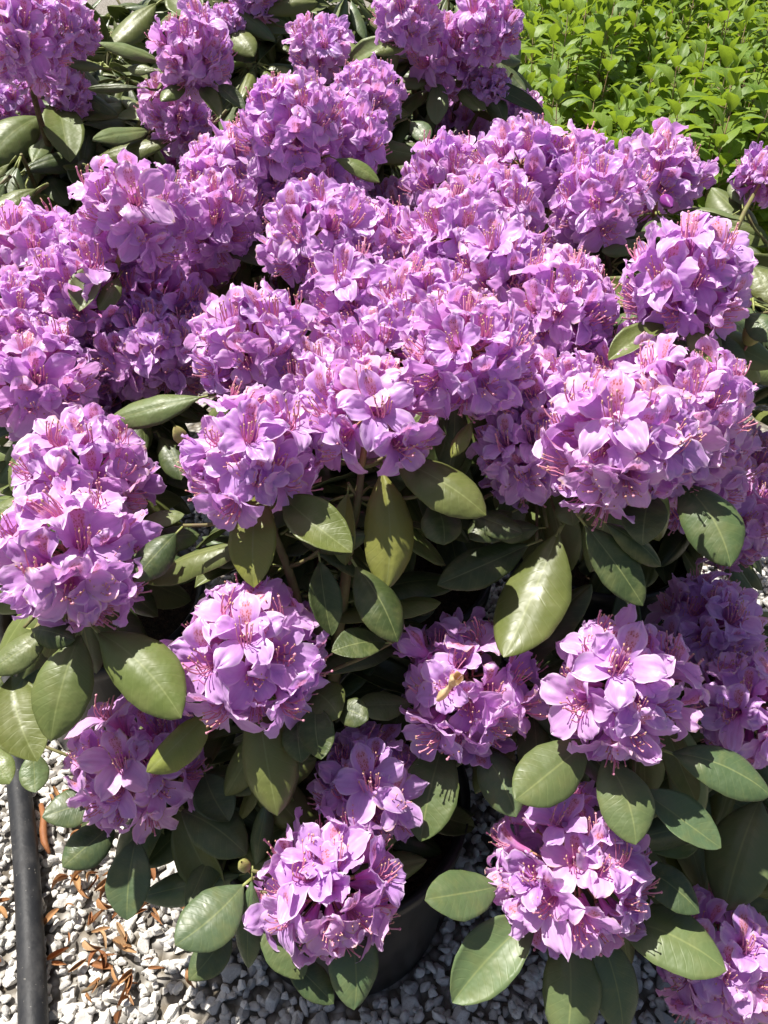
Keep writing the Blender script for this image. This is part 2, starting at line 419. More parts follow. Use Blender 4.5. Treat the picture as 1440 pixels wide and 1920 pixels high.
# ------------------------------------------------------------------ rhododendron leaf: length 1 along +Y, upper face +Z, two skins with a pale rim
def leaf_mesh(seed, arch, fold, half=.205):
    R = random.Random(seed); mb = MB(); NY, NX = 18, 6; so = R.uniform(0, 90)
    ys = [0, .04, .12, .25, .42, .58, .74, .87, .95, .985, 1.0]
    ws = [.05, .15, .42, .74, .96, 1.0, .86, .58, .30, .12, .01]
    wave = R.uniform(.006, .018); bend = R.uniform(-.05, .05); twist = R.uniform(-.3, .3)
    top, bot, uvs = [], [], []
    for i in range(NY+1):
        y = i/NY; y = y**.9 if y < 1 else 1
        w = interp(y, ys, ws)*half; a, b, u = [], [], []
        for j in range(-NX, NX+1):
            t = j/NX; x = t*w*(1+.05*nz(so+y*5, t, 2))
            z = arch*4*y*(1-y) - abs(t)**2.2*w*fold + .010*(1-math.exp(-(x/.018)**2))
            z += wave*abs(t)*nz(so+y*4.5, (1 if t > 0 else -1)*3, .5)*2 + .009*nz(so+x*5, y*4, 4)
            z += twist*x*(y-.4) - .10*max(0, y-.8)**2*6*arch
            px = x + bend*4*y*(1-y)
            a.append(Vector((px, y, z))); b.append(Vector((px, y, z-.0055*(1-.55*abs(t)) - .012*math.exp(-(x/.012)**2)*(1-y)))); u.append((t*.5+.5, y))
        top.append(a); bot.append(b); uvs.append(u)
    b0 = mb.grid(top, uvs, 0); b1 = mb.grid(bot, uvs, 1, flip=True); nc = 2*NX+1
    for i in range(NY):
        for c, s in ((0, 1), (nc-1, -1)):
            q = (b0+i*nc+c, b0+(i+1)*nc+c, b1+(i+1)*nc+c, b1+i*nc+c)
            mb.f.append(q[::s]); mb.m.append(2)
    mb.tube([(0, -.16, -.03), (0, -.06, -.012), (0, .03, top[0][NX].z-.006)], [.014, .013, .012], 2, 6)
    return mb.mesh('leaf_mesh', [M['leaf'], M['under'], M['rim']])
LEAF = [leaf_mesh(s, a, f) for s, a, f in ((1, .05, .35), (2, .08, .5), (3, .03, .2), (4, .10, .6), (5, .06, -.4), (6, -.03, .35), (7, .09, -.15), (8, .06, .75), (9, .07, .3), (10, .11, .45))]

# ------------------------------------------------------------------ ground
gm = MB()
N = 24
gm.grid([[Vector((-60+120*j/N, -20+120*i/N, 0)) for j in range(N+1)] for i in range(N+1)], [[(j, i) for j in range(N+1)] for i in range(N+1)], 0)
ground_o = link('gravel_ground', gm.mesh('gravel_ground', [M['ground']])); ground_o['kind'] = 'structure'

# ------------------------------------------------------------------ rhododendrons: pot positions (metres) and labels
PLANTS = {
 'A': ((-.065, .62), 'lilac rhododendron whose black pot shows on the white gravel, below drooping flower heads'),
 'B': ((-.52, 1.02), 'lilac rhododendron overhanging the black irrigation pipe, with large sunlit leaves'),
 'C': ((.56, .80), 'lilac rhododendron with a withered tan floret and broad leaves spreading low over shaded gravel'),
 'D': ((.44, 1.20), 'lilac rhododendron between the bright green hydrangeas and the one bearing a withered floret'),
 'E': ((.02, 1.10), 'densely flowering lilac rhododendron directly behind the one with the visible pot'),
 'G': ((-.22, 1.56), 'lilac rhododendron with crowded pale flower heads behind the densest flowering one'),
 'I': ((-.80, 1.95), 'tall dark-leaved rhododendron with few lilac flower heads behind the pipe-side bush'),
 'J': ((.10, 2.15), 'tall lilac rhododendron at the back, beside the bright green hydrangea bed'),
 'L': ((-1.22, 1.62), 'flowerless rhododendron of dark leaves next to the tall one that has few flower heads'),
 'M': ((-.38, 2.32), 'dark-leaved rhododendron without flowers filling the gap between the two tall rear ones'),
 'O': ((.22, 2.95), 'leafy dark rhododendron behind the tall one beside the hydrangea bed'),
 'K': ((-.55, 2.85), 'rearmost dark rhododendron with hardly any flowers, behind the tall ones'),
}
pot_prof = [(.001, .012), (.150, .012), (.156, .0), (.160, .01), (.176, .275), (.186, .277), (.188, .310), (.182, .312), (.172, .30), (.168, .262)]
mb = MB(); mb.lathe(pot_prof, 0, 48); POT = mb.mesh('pot', [M['pot']])
mb = MB()
rows = [[Vector((r*math.cos(g)*.17, r*math.sin(g)*.17, .268+.008*nz(r*6, g*2, 1))) for g in [2*math.pi*k/24 for k in range(25)]] for r in (.001, .3, .6, .85, 1)]
mb.grid(rows, [[(0, 0)]*25]*5, 0); SOIL = mb.mesh('soil', [M['soil']])
ROOT = {}
for k, ((x, y), lab) in PLANTS.items():
    r = link('potted_rhododendron', None, loc=(x, y, 0)); r.empty_display_size = .1
    tag(r, lab, 'rhododendron', 'potted rhododendrons set close together on gravel'); ROOT[k] = r
    link('pot', POT, r, Matrix.Rotation(rnd.uniform(0, 6), 4, 'Z')); link('soil', SOIL, r)

# flower heads: centre pixel, width in pixels, true width in metres, plant
TR = [
 (35,55,190,.17,'I'),(122,40,135,.145,'I'),(365,92,165,.165,'I'),(335,205,150,.165,'I'),(15,188,115,.13,'I'),(128,165,95,.105,'I'),
 (595,88,130,.155,'J'),(545,222,205,.17,'G'),(690,172,155,.165,'G'),(765,22,150,.165,'J'),(836,100,140,.165,'J'),(915,45,145,.165,'J'),
 (870,232,115,.15,'J'),(925,162,80,.095,'J'),(978,212,90,.11,'J'),(480,-25,120,.16,'K'),(430,42,75,.10,'K'),
 (255,390,230,.175,'B'),(430,330,195,.17,'G'),(350,485,190,.18,'E'),(65,465,200,.17,'B'),(35,600,230,.175,'B'),
 (590,430,215,.17,'G'),(250,635,210,.17,'B'),(110,745,215,.17,'B'),(460,640,240,.17,'E'),(660,545,220,.17,'E'),
 (468,845,275,.165,'A'),(693,760,270,.165,'A'),(160,880,255,.17,'B'),(130,1045,300,.175,'B'),(458,1208,305,.185,'A'),
 (240,1420,280,.19,'A'),(700,1460,240,.16,'A'),(612,1662,285,.17,'A'),(862,1278,295,.195,'C'),(1160,1290,315,.19,'C'),
 (1330,1165,215,.17,'C'),(1415,1325,240,.17,'C'),(1070,1625,340,.215,'C'),(1350,1800,250,.17,'C'),
 (885,655,270,.165,'E'),(1060,565,235,.17,'E'),(855,430,215,.17,'E'),(835,330,165,.155,'E'),(985,300,190,.17,'E'),(1120,365,210,.17,'D'),
 (1238,315,190,.17,'D'),(1300,520,255,.17,'D'),(1432,330,115,.13,'D'),(1160,830,310,.17,'D'),(1290,765,265,.17,'D'),
 (985,850,225,.145,'D'),(1040,760,230,.15,'D'),(1405,875,175,.165,'D'),(735,390,130,.15,'E'),(760,500,150,.165,'E'),(540,560,130,.15,'E'),(1040,690,130,.15,'E'),
 (345,290,120,.16,'G'),(1000,440,150,.17,'E'),
 (800,570,225,.17,'E'),(705,650,235,.17,'E'),(570,720,230,.165,'A'),(940,500,215,.165,'E'),(520,300,190,.165,'G'),(700,455,205,.17,'E'),(150,545,215,.17,'B'),(300,560,205,.17,'B'),(190,470,205,.17,'B'),(60,690,235,.17,'B'),(1085,765,240,.175,'D'),(1215,705,235,.165,'D'),(1250,850,250,.165,'D'),(620,350,180,.165,'G'),(1380,960,200,.18,'D'),(315,650,205,.165,'B'),(1080,325,185,.165,'E'),(935,395,200,.165,'E'),(400,400,200,.17,'G'),(640,250,185,.17,'G'),(1300,880,240,.185,'D'),
]
SHADE_FL = {}
zbuf = {}
CELL = 16
def zput(px, py, z):
    k = (int(px//CELL), int(py//CELL))
    if z < zbuf.get(k, 1e9): zbuf[k] = z
trusses = []
for i, (cx, cy, w, D, pl) in enumerate(TR):
    z = D*F/w; C = P(cx, cy, z); x0, y0 = PLANTS[pl][0]
    ax = (C - Vector((x0, y0, C.z-.34)))
    ax.normalize()
    trusses.append(dict(c=C, z=z, D=D, pl=pl, ax=ax, px=(cx, cy), w=w))
    for a in range(-5, 6):
        for b in range(-5, 6):
            if a*a+b*b <= 25: zput(cx+a*w*.088, cy+b*w*.088, z-.02)

def truss_stub(scale, seed):
    mb = MB(); L = .055*scale
    mb.tube([(0, 0, -L-.01), (0, 0, -L*.4), (.001, 0, .004), (0, .001, .016*scale)], [.0038, .0034, .003, .0018], 0, 8)
    return mb.mesh('flower_truss', [M['pedicel']])
STUB = truss_stub(1, 0)
def place_truss(T, idx):
    R = random.Random(500+idx); root = ROOT[T['pl']]; C, ax, k = T['c'], T['ax'], T['D']/.150
    xa = ax.orthogonal().normalized(); ya = ax.cross(xa)
    rm = Matrix.Translation(-root.location)
    mt = frame(xa*k, ya*k, ax*k, C - ax*.012*k)
    tr = link('flower_truss', STUB, root, rm @ mt); inv = mt.inverted()
    n = int(R.randint(22, 26)*max(1, (k/1.2)**1.6)); off = R.uniform(0, 6.28)
    upv = Vector((0, .25, 1))
    for q in range(n):
        f = (q+.5)/n; ca = 1 - f*(1-math.cos(math.radians(124)))
        th = math.acos(max(-1, min(1, ca))) + R.uniform(-.17, .17); g = off + q*2.39996 + R.uniform(-.25, .25)
        d = (xa*math.cos(g) + ya*math.sin(g))*math.sin(th) + ax*math.cos(th)
        d = (d + Vector((0, 0, -.10))*math.sin(th) + Vector((0, -.05, 0))).normalized()
        d0 = d; d = (d + Vector((R.gauss(0, .09), R.gauss(0, .09), R.gauss(0, .09)))).normalized()
        y = upv - d*upv.dot(d)
        if y.length < .35: y = y + xa*.4; y = y - d*y.dot(d)
        y.normalize(); y = (Matrix.Rotation(R.uniform(-.35, .35), 3, d) @ y)
        x = y.cross(d)
        u = R.random()
        me = R.choice(OPEN) if u < .86 else R.choice(HALF) if u < .97 else R.choice(SHUT)
        if q == 0 and R.random() < .5: me = R.choice(HALF)
        sc = min(k, 1.16)*R.uniform(.82, 1.12)
        o = link('floret', me, tr, inv @ frame(x*sc, y*sc, d*sc, C - ax*.012*k + d0*(.024*k + max(0, k-1.16)*.042 + R.uniform(-.009, .011)*k)))
        o.color = (1, 1, 1, 1.0 if R.random() > .05 else R.uniform(.4, .9))
    T['base'] = C - ax*.065*k; T['obj'] = tr; T['inv'] = inv
    # branch from the trunk up to the flower head
    p0 = Vector((root.location.x, root.location.y, .268)) + Vector((R.uniform(-.02, .02), R.uniform(-.02, .02), 0)); p3 = T['base']
    p1 = p0 + Vector((0, 0, max(.08, (p3.z-p0.z)*.5))); p2 = p3 - ax*.12
    pts = []
    for s in range(11):
        u = s/10; a = (1-u)
        pts.append(p0*a**3 + p1*3*a*a*u + p2*3*a*u*u + p3*u**3 + Vector((nz(s*.6, idx, 0), nz(s*.6, idx, 5), 0))*.012*math.sin(math.pi*u) - root.location)
    mbb = MB(); mbb.tube(pts, [.011-.007*s/10 for s in range(11)], 0, 8)
    link('branch', mbb.mesh('branch', [M['bark'] if R.random() < .4 else M['twig']]), root)
    T['path'] = [p + root.location for p in pts]
for i, T in enumerate(trusses): place_truss(T, i)

truss_cells = set(zbuf)
# ------------------------------------------------------------------ leaves seen one by one: base pixel, tip pixel, width, tint
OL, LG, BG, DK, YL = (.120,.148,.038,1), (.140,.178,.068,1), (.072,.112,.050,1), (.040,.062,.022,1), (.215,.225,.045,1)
HL = [
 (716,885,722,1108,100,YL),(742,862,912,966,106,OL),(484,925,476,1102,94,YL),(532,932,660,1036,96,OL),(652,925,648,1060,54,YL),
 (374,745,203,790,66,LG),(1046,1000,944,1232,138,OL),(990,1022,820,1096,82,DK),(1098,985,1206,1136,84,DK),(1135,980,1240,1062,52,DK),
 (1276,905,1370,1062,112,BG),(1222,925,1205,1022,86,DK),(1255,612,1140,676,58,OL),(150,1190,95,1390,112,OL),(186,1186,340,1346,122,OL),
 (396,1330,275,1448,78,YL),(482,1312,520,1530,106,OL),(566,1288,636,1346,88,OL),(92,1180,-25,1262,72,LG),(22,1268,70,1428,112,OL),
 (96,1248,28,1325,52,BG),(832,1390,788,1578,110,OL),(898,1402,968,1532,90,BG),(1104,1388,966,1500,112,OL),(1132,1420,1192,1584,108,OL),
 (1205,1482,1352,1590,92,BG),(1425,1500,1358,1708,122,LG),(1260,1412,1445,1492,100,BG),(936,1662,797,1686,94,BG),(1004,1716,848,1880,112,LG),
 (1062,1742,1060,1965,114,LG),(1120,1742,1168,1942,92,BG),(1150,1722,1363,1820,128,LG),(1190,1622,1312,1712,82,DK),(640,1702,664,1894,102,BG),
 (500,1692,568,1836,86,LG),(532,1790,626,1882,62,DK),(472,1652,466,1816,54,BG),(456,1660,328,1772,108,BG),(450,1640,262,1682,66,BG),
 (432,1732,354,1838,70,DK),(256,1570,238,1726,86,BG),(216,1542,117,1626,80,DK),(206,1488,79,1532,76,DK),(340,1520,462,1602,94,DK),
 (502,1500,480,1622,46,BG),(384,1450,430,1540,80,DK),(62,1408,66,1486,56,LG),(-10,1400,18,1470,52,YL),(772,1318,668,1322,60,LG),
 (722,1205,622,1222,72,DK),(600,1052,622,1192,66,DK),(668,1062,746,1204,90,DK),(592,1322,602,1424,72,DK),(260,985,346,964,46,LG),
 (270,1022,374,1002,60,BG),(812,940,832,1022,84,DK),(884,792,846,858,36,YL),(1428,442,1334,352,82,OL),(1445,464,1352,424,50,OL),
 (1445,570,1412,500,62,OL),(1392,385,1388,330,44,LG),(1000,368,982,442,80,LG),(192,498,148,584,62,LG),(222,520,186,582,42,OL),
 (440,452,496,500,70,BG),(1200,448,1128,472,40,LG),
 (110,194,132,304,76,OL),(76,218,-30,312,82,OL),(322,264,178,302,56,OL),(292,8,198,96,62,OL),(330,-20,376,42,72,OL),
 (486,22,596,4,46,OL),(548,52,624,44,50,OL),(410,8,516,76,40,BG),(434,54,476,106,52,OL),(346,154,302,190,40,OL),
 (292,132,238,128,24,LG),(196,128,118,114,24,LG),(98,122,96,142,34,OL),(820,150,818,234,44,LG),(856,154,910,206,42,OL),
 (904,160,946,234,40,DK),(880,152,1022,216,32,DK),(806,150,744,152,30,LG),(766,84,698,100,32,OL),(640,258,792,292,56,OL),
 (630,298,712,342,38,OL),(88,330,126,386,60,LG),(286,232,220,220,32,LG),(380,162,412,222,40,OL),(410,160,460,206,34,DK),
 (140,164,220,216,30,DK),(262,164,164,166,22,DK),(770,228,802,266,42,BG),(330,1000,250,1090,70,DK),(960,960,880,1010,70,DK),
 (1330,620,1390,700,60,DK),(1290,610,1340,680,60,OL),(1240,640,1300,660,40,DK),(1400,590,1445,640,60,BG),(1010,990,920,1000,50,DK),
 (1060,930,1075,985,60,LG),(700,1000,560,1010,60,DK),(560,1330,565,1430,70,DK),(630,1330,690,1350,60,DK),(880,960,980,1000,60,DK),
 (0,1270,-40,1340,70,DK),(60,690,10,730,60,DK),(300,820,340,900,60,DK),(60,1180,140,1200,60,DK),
]
up_pref = Vector((-.02, .10, 1)).normalized()
def put_leaf(root, base, tip, width, normal, tint, R):
    Yv = tip - base; L = Yv.length; Yv.normalize()
    N = (normal - Yv*normal.dot(Yv)).normalized(); N = Matrix.Rotation(R.uniform(-.22, .22), 3, Yv) @ N
    X = Yv.cross(N); sw = width/.435
    o = link('leaf', R.choice(LEAF), root, Matrix.Translation(-root.location) @ frame(X*sw, Yv*L, N*L, base))
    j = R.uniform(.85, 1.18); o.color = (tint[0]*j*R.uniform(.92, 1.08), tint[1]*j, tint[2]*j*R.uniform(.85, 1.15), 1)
    return o
camp = Vector((0, 0, CAM_H))
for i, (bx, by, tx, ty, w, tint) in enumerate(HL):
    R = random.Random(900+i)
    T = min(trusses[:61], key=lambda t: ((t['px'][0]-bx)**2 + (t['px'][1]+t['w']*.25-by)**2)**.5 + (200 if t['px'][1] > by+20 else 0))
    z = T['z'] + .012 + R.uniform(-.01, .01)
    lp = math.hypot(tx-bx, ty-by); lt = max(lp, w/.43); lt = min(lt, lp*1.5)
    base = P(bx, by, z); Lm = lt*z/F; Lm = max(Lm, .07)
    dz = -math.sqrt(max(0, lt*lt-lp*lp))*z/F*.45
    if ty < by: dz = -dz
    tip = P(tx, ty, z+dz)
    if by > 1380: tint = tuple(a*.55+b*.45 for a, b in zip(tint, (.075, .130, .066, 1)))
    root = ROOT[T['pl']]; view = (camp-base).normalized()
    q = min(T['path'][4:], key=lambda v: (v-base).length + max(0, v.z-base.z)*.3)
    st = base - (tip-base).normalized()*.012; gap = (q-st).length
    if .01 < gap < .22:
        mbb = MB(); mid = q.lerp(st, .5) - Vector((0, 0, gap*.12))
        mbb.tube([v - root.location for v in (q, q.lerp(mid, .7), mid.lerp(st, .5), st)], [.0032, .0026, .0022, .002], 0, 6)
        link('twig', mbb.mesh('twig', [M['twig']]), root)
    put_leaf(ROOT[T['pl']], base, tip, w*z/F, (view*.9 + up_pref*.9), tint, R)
    for s in range(7):
        u = s/6
        for q in (-1, 0, 1):
            wx = q*w*.35*math.sin(math.pi*max(.1, u)); nx, ny = -(ty-by)/max(1, lp), (tx-bx)/max(1, lp)
            zput(bx+(tx-bx)*u+nx*wx, by+(ty-by)*u+ny*wx, z+dz*u)

# ------------------------------------------------------------------ the rest of the foliage, grown in whorls under the flower heads and lower on the branches
CLEAR = [
 [(-50,1430),(110,1440),(120,1640),(200,1700),(330,1690),(330,1850),(440,1830),(470,1930),(-50,1930)],
 [(440,1800),(700,1700),(900,1560),(930,1640),(800,1700),(850,1890),(1010,1730),(1010,1930),(440,1930)],
 [(1190,1700),(1240,1930),(1445,1930),(1445,1750)],
 [(985,-200),(985,120),(1030,240),(1140,280),(1200,230),(1300,240),(1340,380),(1390,300),(1445,260),(1445,-200)],
]
def inside(x, y, poly):
    c = False; n = len(poly)
    for i in range(n):
        x1, y1 = poly[i]; x2, y2 = poly[i-1]
        if (y1 > y) != (y2 > y) and x < (x2-x1)*(y-y1)/(y2-y1)+x1: c = not c
    return c
def leaf_ok(base, tip, wid):
    side = (tip-base).cross(Vector((0, 0, 1))); side = side.normalized()*wid*.4 if side.length > 1e-5 else Vector((0, 0, 0))
    seen = False
    for s in range(6):
        for q in (-1, 0, 1):
            p = base.lerp(tip, s/5) + side*q*math.sin(math.pi*(.15+.7*s/5))
            if p.z < .06: return False
            if any((p-T['c']).length_squared < (T['D']*.40)**2 for T in trusses): return False
            r = proj(p)
            if r is None: continue
            if -150 < r[0] < 1590 and -250 < r[1] < 2050: seen = True
            for poly in CLEAR:
                if inside(r[0], r[1], poly): return False
            zb = zbuf.get((int(r[0]//CELL), int(r[1]//CELL)))
            if zb is not None and r[2] < zb + .02: return False
    return seen
count = {}; PUT = []; SHOOTS = []
def grow(T, R, origin, axis, n, droop, lo, hi, lim=265):
    xa = axis.orthogonal().normalized(); ya = axis.cross(xa); off = R.uniform(0, 6.3)
    for q in range(n):
        if count.get(T['pl'], 0) > lim: return
        g = off + q*2*math.pi/n + R.uniform(-.25, .25)
        rad = xa*math.cos(g) + ya*math.sin(g); e = R.uniform(*droop)
        d = (rad*math.cos(e) - axis*math.sin(e) + Vector((0, 0, -.15))).normalized(); L = R.uniform(lo, hi)
        base = origin + rad*.018 + d*.012; tip = base + d*L; wid = L*R.uniform(.34, .43)
        if leaf_ok(base, tip, wid):
            nrm = axis*math.cos(e) + rad*math.sin(e)*.8
            PUT.append((base, tip, wid)); put_leaf(ROOT[T['pl']], base, tip, wid, nrm + Vector((0, 0, .2)), R.choice((OL, DK, BG, OL, LG)), R)
            count[T['pl']] = count.get(T['pl'], 0) + 1
for i, T in enumerate(trusses):
    R = random.Random(3000+i)
    LIM = {'I': 60, 'J': 170, 'G': 180}.get(T['pl'], 235); grow(T, R, T['base'], T['ax'], 10, (.0, .75), .11, .15, LIM)
    for u in (9, 8, 7, 6):
        p = T['path'][u]; ax = (T['path'][u]-T['path'][u-1]).normalized()
        grow(T, R, p, (ax + Vector((R.uniform(-.5, .5), R.uniform(-.5, .5), .3))).normalized(), 6, (-.1, .8), .10, .15, LIM)
# leafy shoots without flowers on the rear bushes
for k, tops in {'I': [P(190,120,1.78),P(205,205,1.68),P(240,150,1.75),P(130,235,1.6),P(280,255,1.6),P(60,130,1.95),P(40,290,1.5),P(150,310,1.55),P(210,60,2.0),(-1.0,1.75,.92),(-.75,1.62,.88),(-.55,1.7,.9),(-.95,1.5,.72),(-.7,1.45,.7),(-.45,1.6,.75),(-1.15,1.6,.8),(-.62,2.0,1.0),(-.9,2.1,1.0),(-.35,1.9,.95)],
                'J': [(.0,1.85,.9),(.2,1.75,.84),(.35,1.85,.86),(-.1,1.95,1.0),(.1,2.1,1.05),(.3,2.05,1.0),(.05,1.65,.75)],
                'K': [(-1.0,2.7,1.05),(-.75,2.55,1.08),(-.5,2.45,1.1),(-.3,2.5,1.12),(-.1,2.6,1.12),(.05,2.75,1.12),(-.6,2.7,1.15),(-1.2,2.5,1.0),(-.2,2.8,1.15),(-.85,2.9,1.1),(-.4,2.9,1.15)],
                'L': [P(20,330,1.45),P(90,345,1.42),P(20,240,1.7),P(150,190,1.95),(-1.1,1.5,.8),(-.95,1.4,.72),(-.85,1.5,.78),(-1.2,1.75,.88),(-1.0,1.75,.85),(-.9,1.62,.8),(-1.3,1.9,.95),(-1.05,1.3,.6),(-.8,1.35,.66)],
                'M': [P(480,120,1.95),P(500,50,2.1),P(640,70,2.1),P(250,40,2.2),(-.6,2.05,.85),(-.45,2.0,.84),(-.3,2.0,.84),(-.15,2.05,.86),(-.55,2.3,1.0),(-.35,2.25,.98),(-.2,2.3,.98),(-.5,1.9,.72),(-.3,1.9,.72),(-.7,2.2,.95)],
                'O': [P(850,15,2.5),P(700,60,2.3),P(680,20,2.5),(.1,2.7,1.05),(.3,2.6,1.0),(.4,2.7,1.02),(.2,2.85,1.1),(0,2.9,1.12),(.35,2.95,1.1),(.15,3.1,1.15),(-.05,3.1,1.15)],
                'G': [(-.45,1.5,.85),(-.35,1.75,.92),(0,1.7,.9),(.1,1.55,.86)], 'D': [(.62,1.25,.78),(.7,1.1,.72),(.6,1.45,.8)]}.items():
    root = ROOT[k]
    for j, t in enumerate(tops):
        R = random.Random(7000+j+ord(k)*50); p3 = Vector(t); p0 = Vector((root.location.x, root.location.y, .268))
        pts = [p0.lerp(p3, u) + Vector((0, 0, .16*math.sin(math.pi*u)*.6)) for u in [s/8 for s in range(9)]]
        mbb = MB(); mbb.tube([p-root.location for p in pts], [.010-.0065*s/8 for s in range(9)], 0, 7)
        link('branch', mbb.mesh('branch', [M['twig']]), root)
        SHOOTS.append((k, pts)); T = dict(pl=k); ax = (Vector((p3.x-p0.x, p3.y-p0.y, .5))).normalized()
        for dd, n in ((0, 11), (.05, 9), (.11, 8)): grow(T, R, p3-ax*dd, ax, n, (-.2, .7), .11, .16)

# leaves on the inner wood wherever the canopy still has holes
cover = set(truss_cells)
def cells(base, tip, wid):
    side = (tip-base).cross(Vector((0, 0, 1))); side = side.normalized()*wid*.4 if side.length > 1e-5 else Vector((0, 0, 0)); out = set()
    for s in range(9):
        for q in (-.5, 0, .5):
            r = proj(base.lerp(tip, s/8) + side*q*math.sin(math.pi*(.12+.76*s/8)))
            if r and -16 < r[0] < 1456 and -16 < r[1] < 1936: out.add((int(r[0]//CELL), int(r[1]//CELL)))
    return out
for b, t, w in PUT: cover |= cells(b, t, w)
R = random.Random(4242)
paths = [(T['pl'], T['path']) for T in trusses] + SHOOTS
for _ in range(22000):
    pl, path = R.choice(paths)
    if count.get(pl, 0) > 298: continue
    u = R.randrange(len(path)//3, len(path)); p = path[u]; ax = (path[u]-path[u-1]).normalized()
    g = R.uniform(0, 6.3); rad = Vector((math.cos(g), math.sin(g), 0)); e = R.uniform(-.3, .9)
    d = (rad*math.cos(e) - Vector((0, 0, math.sin(e)))).normalized(); L = R.uniform(.11, .16); wid = L*R.uniform(.34, .43)
    base = p + d*.02; tip = base + d*L; cs = cells(base, tip, wid)
    if len(cs - cover) < max(2, .25*len(cs)) or not leaf_ok(base, tip, wid): continue
    put_leaf(ROOT[pl], base, tip, wid, Vector((0, 0, math.cos(e))) + rad*math.sin(e), R.choice((OL, DK, BG, DK)), R); count[pl] = count.get(pl, 0)+1; cover |= cs

# particular pieces: withered corolla, dark buds, green leaf buds
def on_truss(idx_px, name, me, px, py, dz, scale, direction, parent_floret=True):
    T = min(trusses, key=lambda t: (t['px'][0]-idx_px[0])**2 + (t['px'][1]-idx_px[1])**2)
    d = Vector(direction).normalized(); x = d.orthogonal().normalized(); y = d.cross(x); p = P(px, py, T['z']+dz)
    return link(name, me, T['obj'], T['inv'] @ frame(x*scale, y*scale, d*scale, p))
mb = MB(); R = random.Random(5)
rows = []
for i in range(13):
    s = i/12; r = (.0035+.0045*s+.002*math.sin(s*9))*(1 if s < .95 else .7)
    rows.append([Vector((math.cos(g)*r*(1+.35*nz(g*1.3, s*5, 3))+.004*math.sin(s*3), math.sin(g)*r*(.7+.3*nz(g*2, s*5, 9)), s*.05)) for g in [2*math.pi*k/14 for k in range(15)]])
mb.grid(rows, [[(0, 0)]*15]*13, 0); WITH = mb.mesh('withered_floret', [M['withered']])
w = on_truss((862,1275), 'withered_floret', WITH, 822, 1312, -.088, 1.0, (.35, -.1, .9)); w['label'] = 'dried tan withered floret'
on_truss((1238,315), 'flower_bud', BUD, 1243, 370, -.055, 1.1, (.1, -.9, -.1))
on_truss((250,635), 'flower_bud', BUD, 262, 600, -.035, .9, (0, -.35, .9))
on_truss((460,640), 'flower_bud', BUD, 462, 600, -.04, .9, (0, -.3, .9))
for key, px, py, z, d, sc in (('A', 462, 1628, .90, (-.1, -.2, 1), .7), ('D', 1402, 645, 1.02, (.1, -.1, 1), 1.2), ('A', 345, 830, .93, (-.2, -.2, 1), .8)):
    d = Vector(d).normalized(); x = d.orthogonal().normalized()
    link('leaf_bud', GREENBUD, ROOT[key], Matrix.Translation(-ROOT[key].location) @ frame(x*sc, d.cross(x)*sc, d*sc, P(px, py, z)))

# ------------------------------------------------------------------ hydrangea bed
def hyd_leaf(seed):
    R = random.Random(seed); mb = MB(); so = R.uniform(0, 50); rows, uvs = [], []
    ys = [0, .08, .25, .42, .6, .8, .93, 1]; ws = [.03, .4, .86, 1, .88, .48, .18, .01]
    ar = R.uniform(.08, .2); vf = R.uniform(.15, .5)
    for i in range(11):
        y = i/10; w = interp(y, ys, ws)*.29; r, u = [], []
        for t in (-1, -.66, -.33, 0, .33, .66, 1):
            x = t*w*(1+(.05 if i % 2 else -.05)*(abs(t) == 1))
            r.append(Vector((x, y, ar*4*y*(1-y)*.7 - ar*y*y + abs(x)*vf + .03*nz(so+x*8, y*5, 1)))); u.append((t*.5+.5, y))
        rows.append(r); uvs.append(u)
    mb.grid(rows, uvs, 0, flip=False); mb.tube([(0, -.18, -.02), (0, .05, 0)], [.013, .011], 1, 4)
    return mb
HMB = [hyd_leaf(s) for s in range(6)]; HLEAF = [h.mesh('leaf', [M['hyd'], M['hstem']]) for h in HMB]
hp = [(.001, .01), (.105, .01), (.108, 0), (.128, .215), (.135, .217), (.136, .235), (.128, .236), (.122, .2)]
mb = MB(); mb.lathe(hp, 0, 28); HPOT = mb.mesh('pot', [M['pot']])
def hyd_layout(seed):
    R = random.Random(seed); leaves, stems = [], MB()
    for s in range(R.randint(11, 13)):
        g = s*2.4+R.uniform(-.3, .3); rad = .20*math.sqrt((s+.5)/13)
        top = Vector((math.cos(g)*rad*1.15, math.sin(g)*rad*1.15, R.uniform(.66, .86) - rad*.5)); b = Vector((top.x*.25, top.y*.25, .2))
        pts = [b.lerp(top, u) + Vector((top.x, top.y, 0))*.3*math.sin(math.pi*u)*.5 for u in (0, .25, .5, .75, 1)]
        stems.tube(pts, [.0035, .003, .0026, .0022, .0015], 0, 5)
        dirn = (pts[-1]-pts[-2]).normalized(); ph = R.uniform(0, 3)
        for lv in range(6):
            p = top - dirn*(lv*.045 + .002); el = (1.15, .75, .42, .2, .05, -.1)[lv]; L = (.060, .094, .118, .126, .122, .11)[lv]*R.uniform(.85, 1.15)
            for q in (0, 1):
                a = ph + lv*math.pi/2 + q*math.pi + R.uniform(-.2, .2); e = el + R.uniform(-.2, .2)
                d = Vector((math.cos(a)*math.cos(e), math.sin(a)*math.cos(e), math.sin(e))); nn = Vector((0, 0, 1)) if e < .9 else -Vector((math.cos(a), math.sin(a), -.4))
                nn = (nn - d*nn.dot(d)).normalized(); x = d.cross(nn)
                leaves.append((frame(x*L, d*L, nn*L, p + d*L*.15), R.randrange(6)))
    return leaves, stems.mesh('stems', [M['hstem']])
LAY = [hyd_layout(40+i) for i in range(4)]
FOL = []
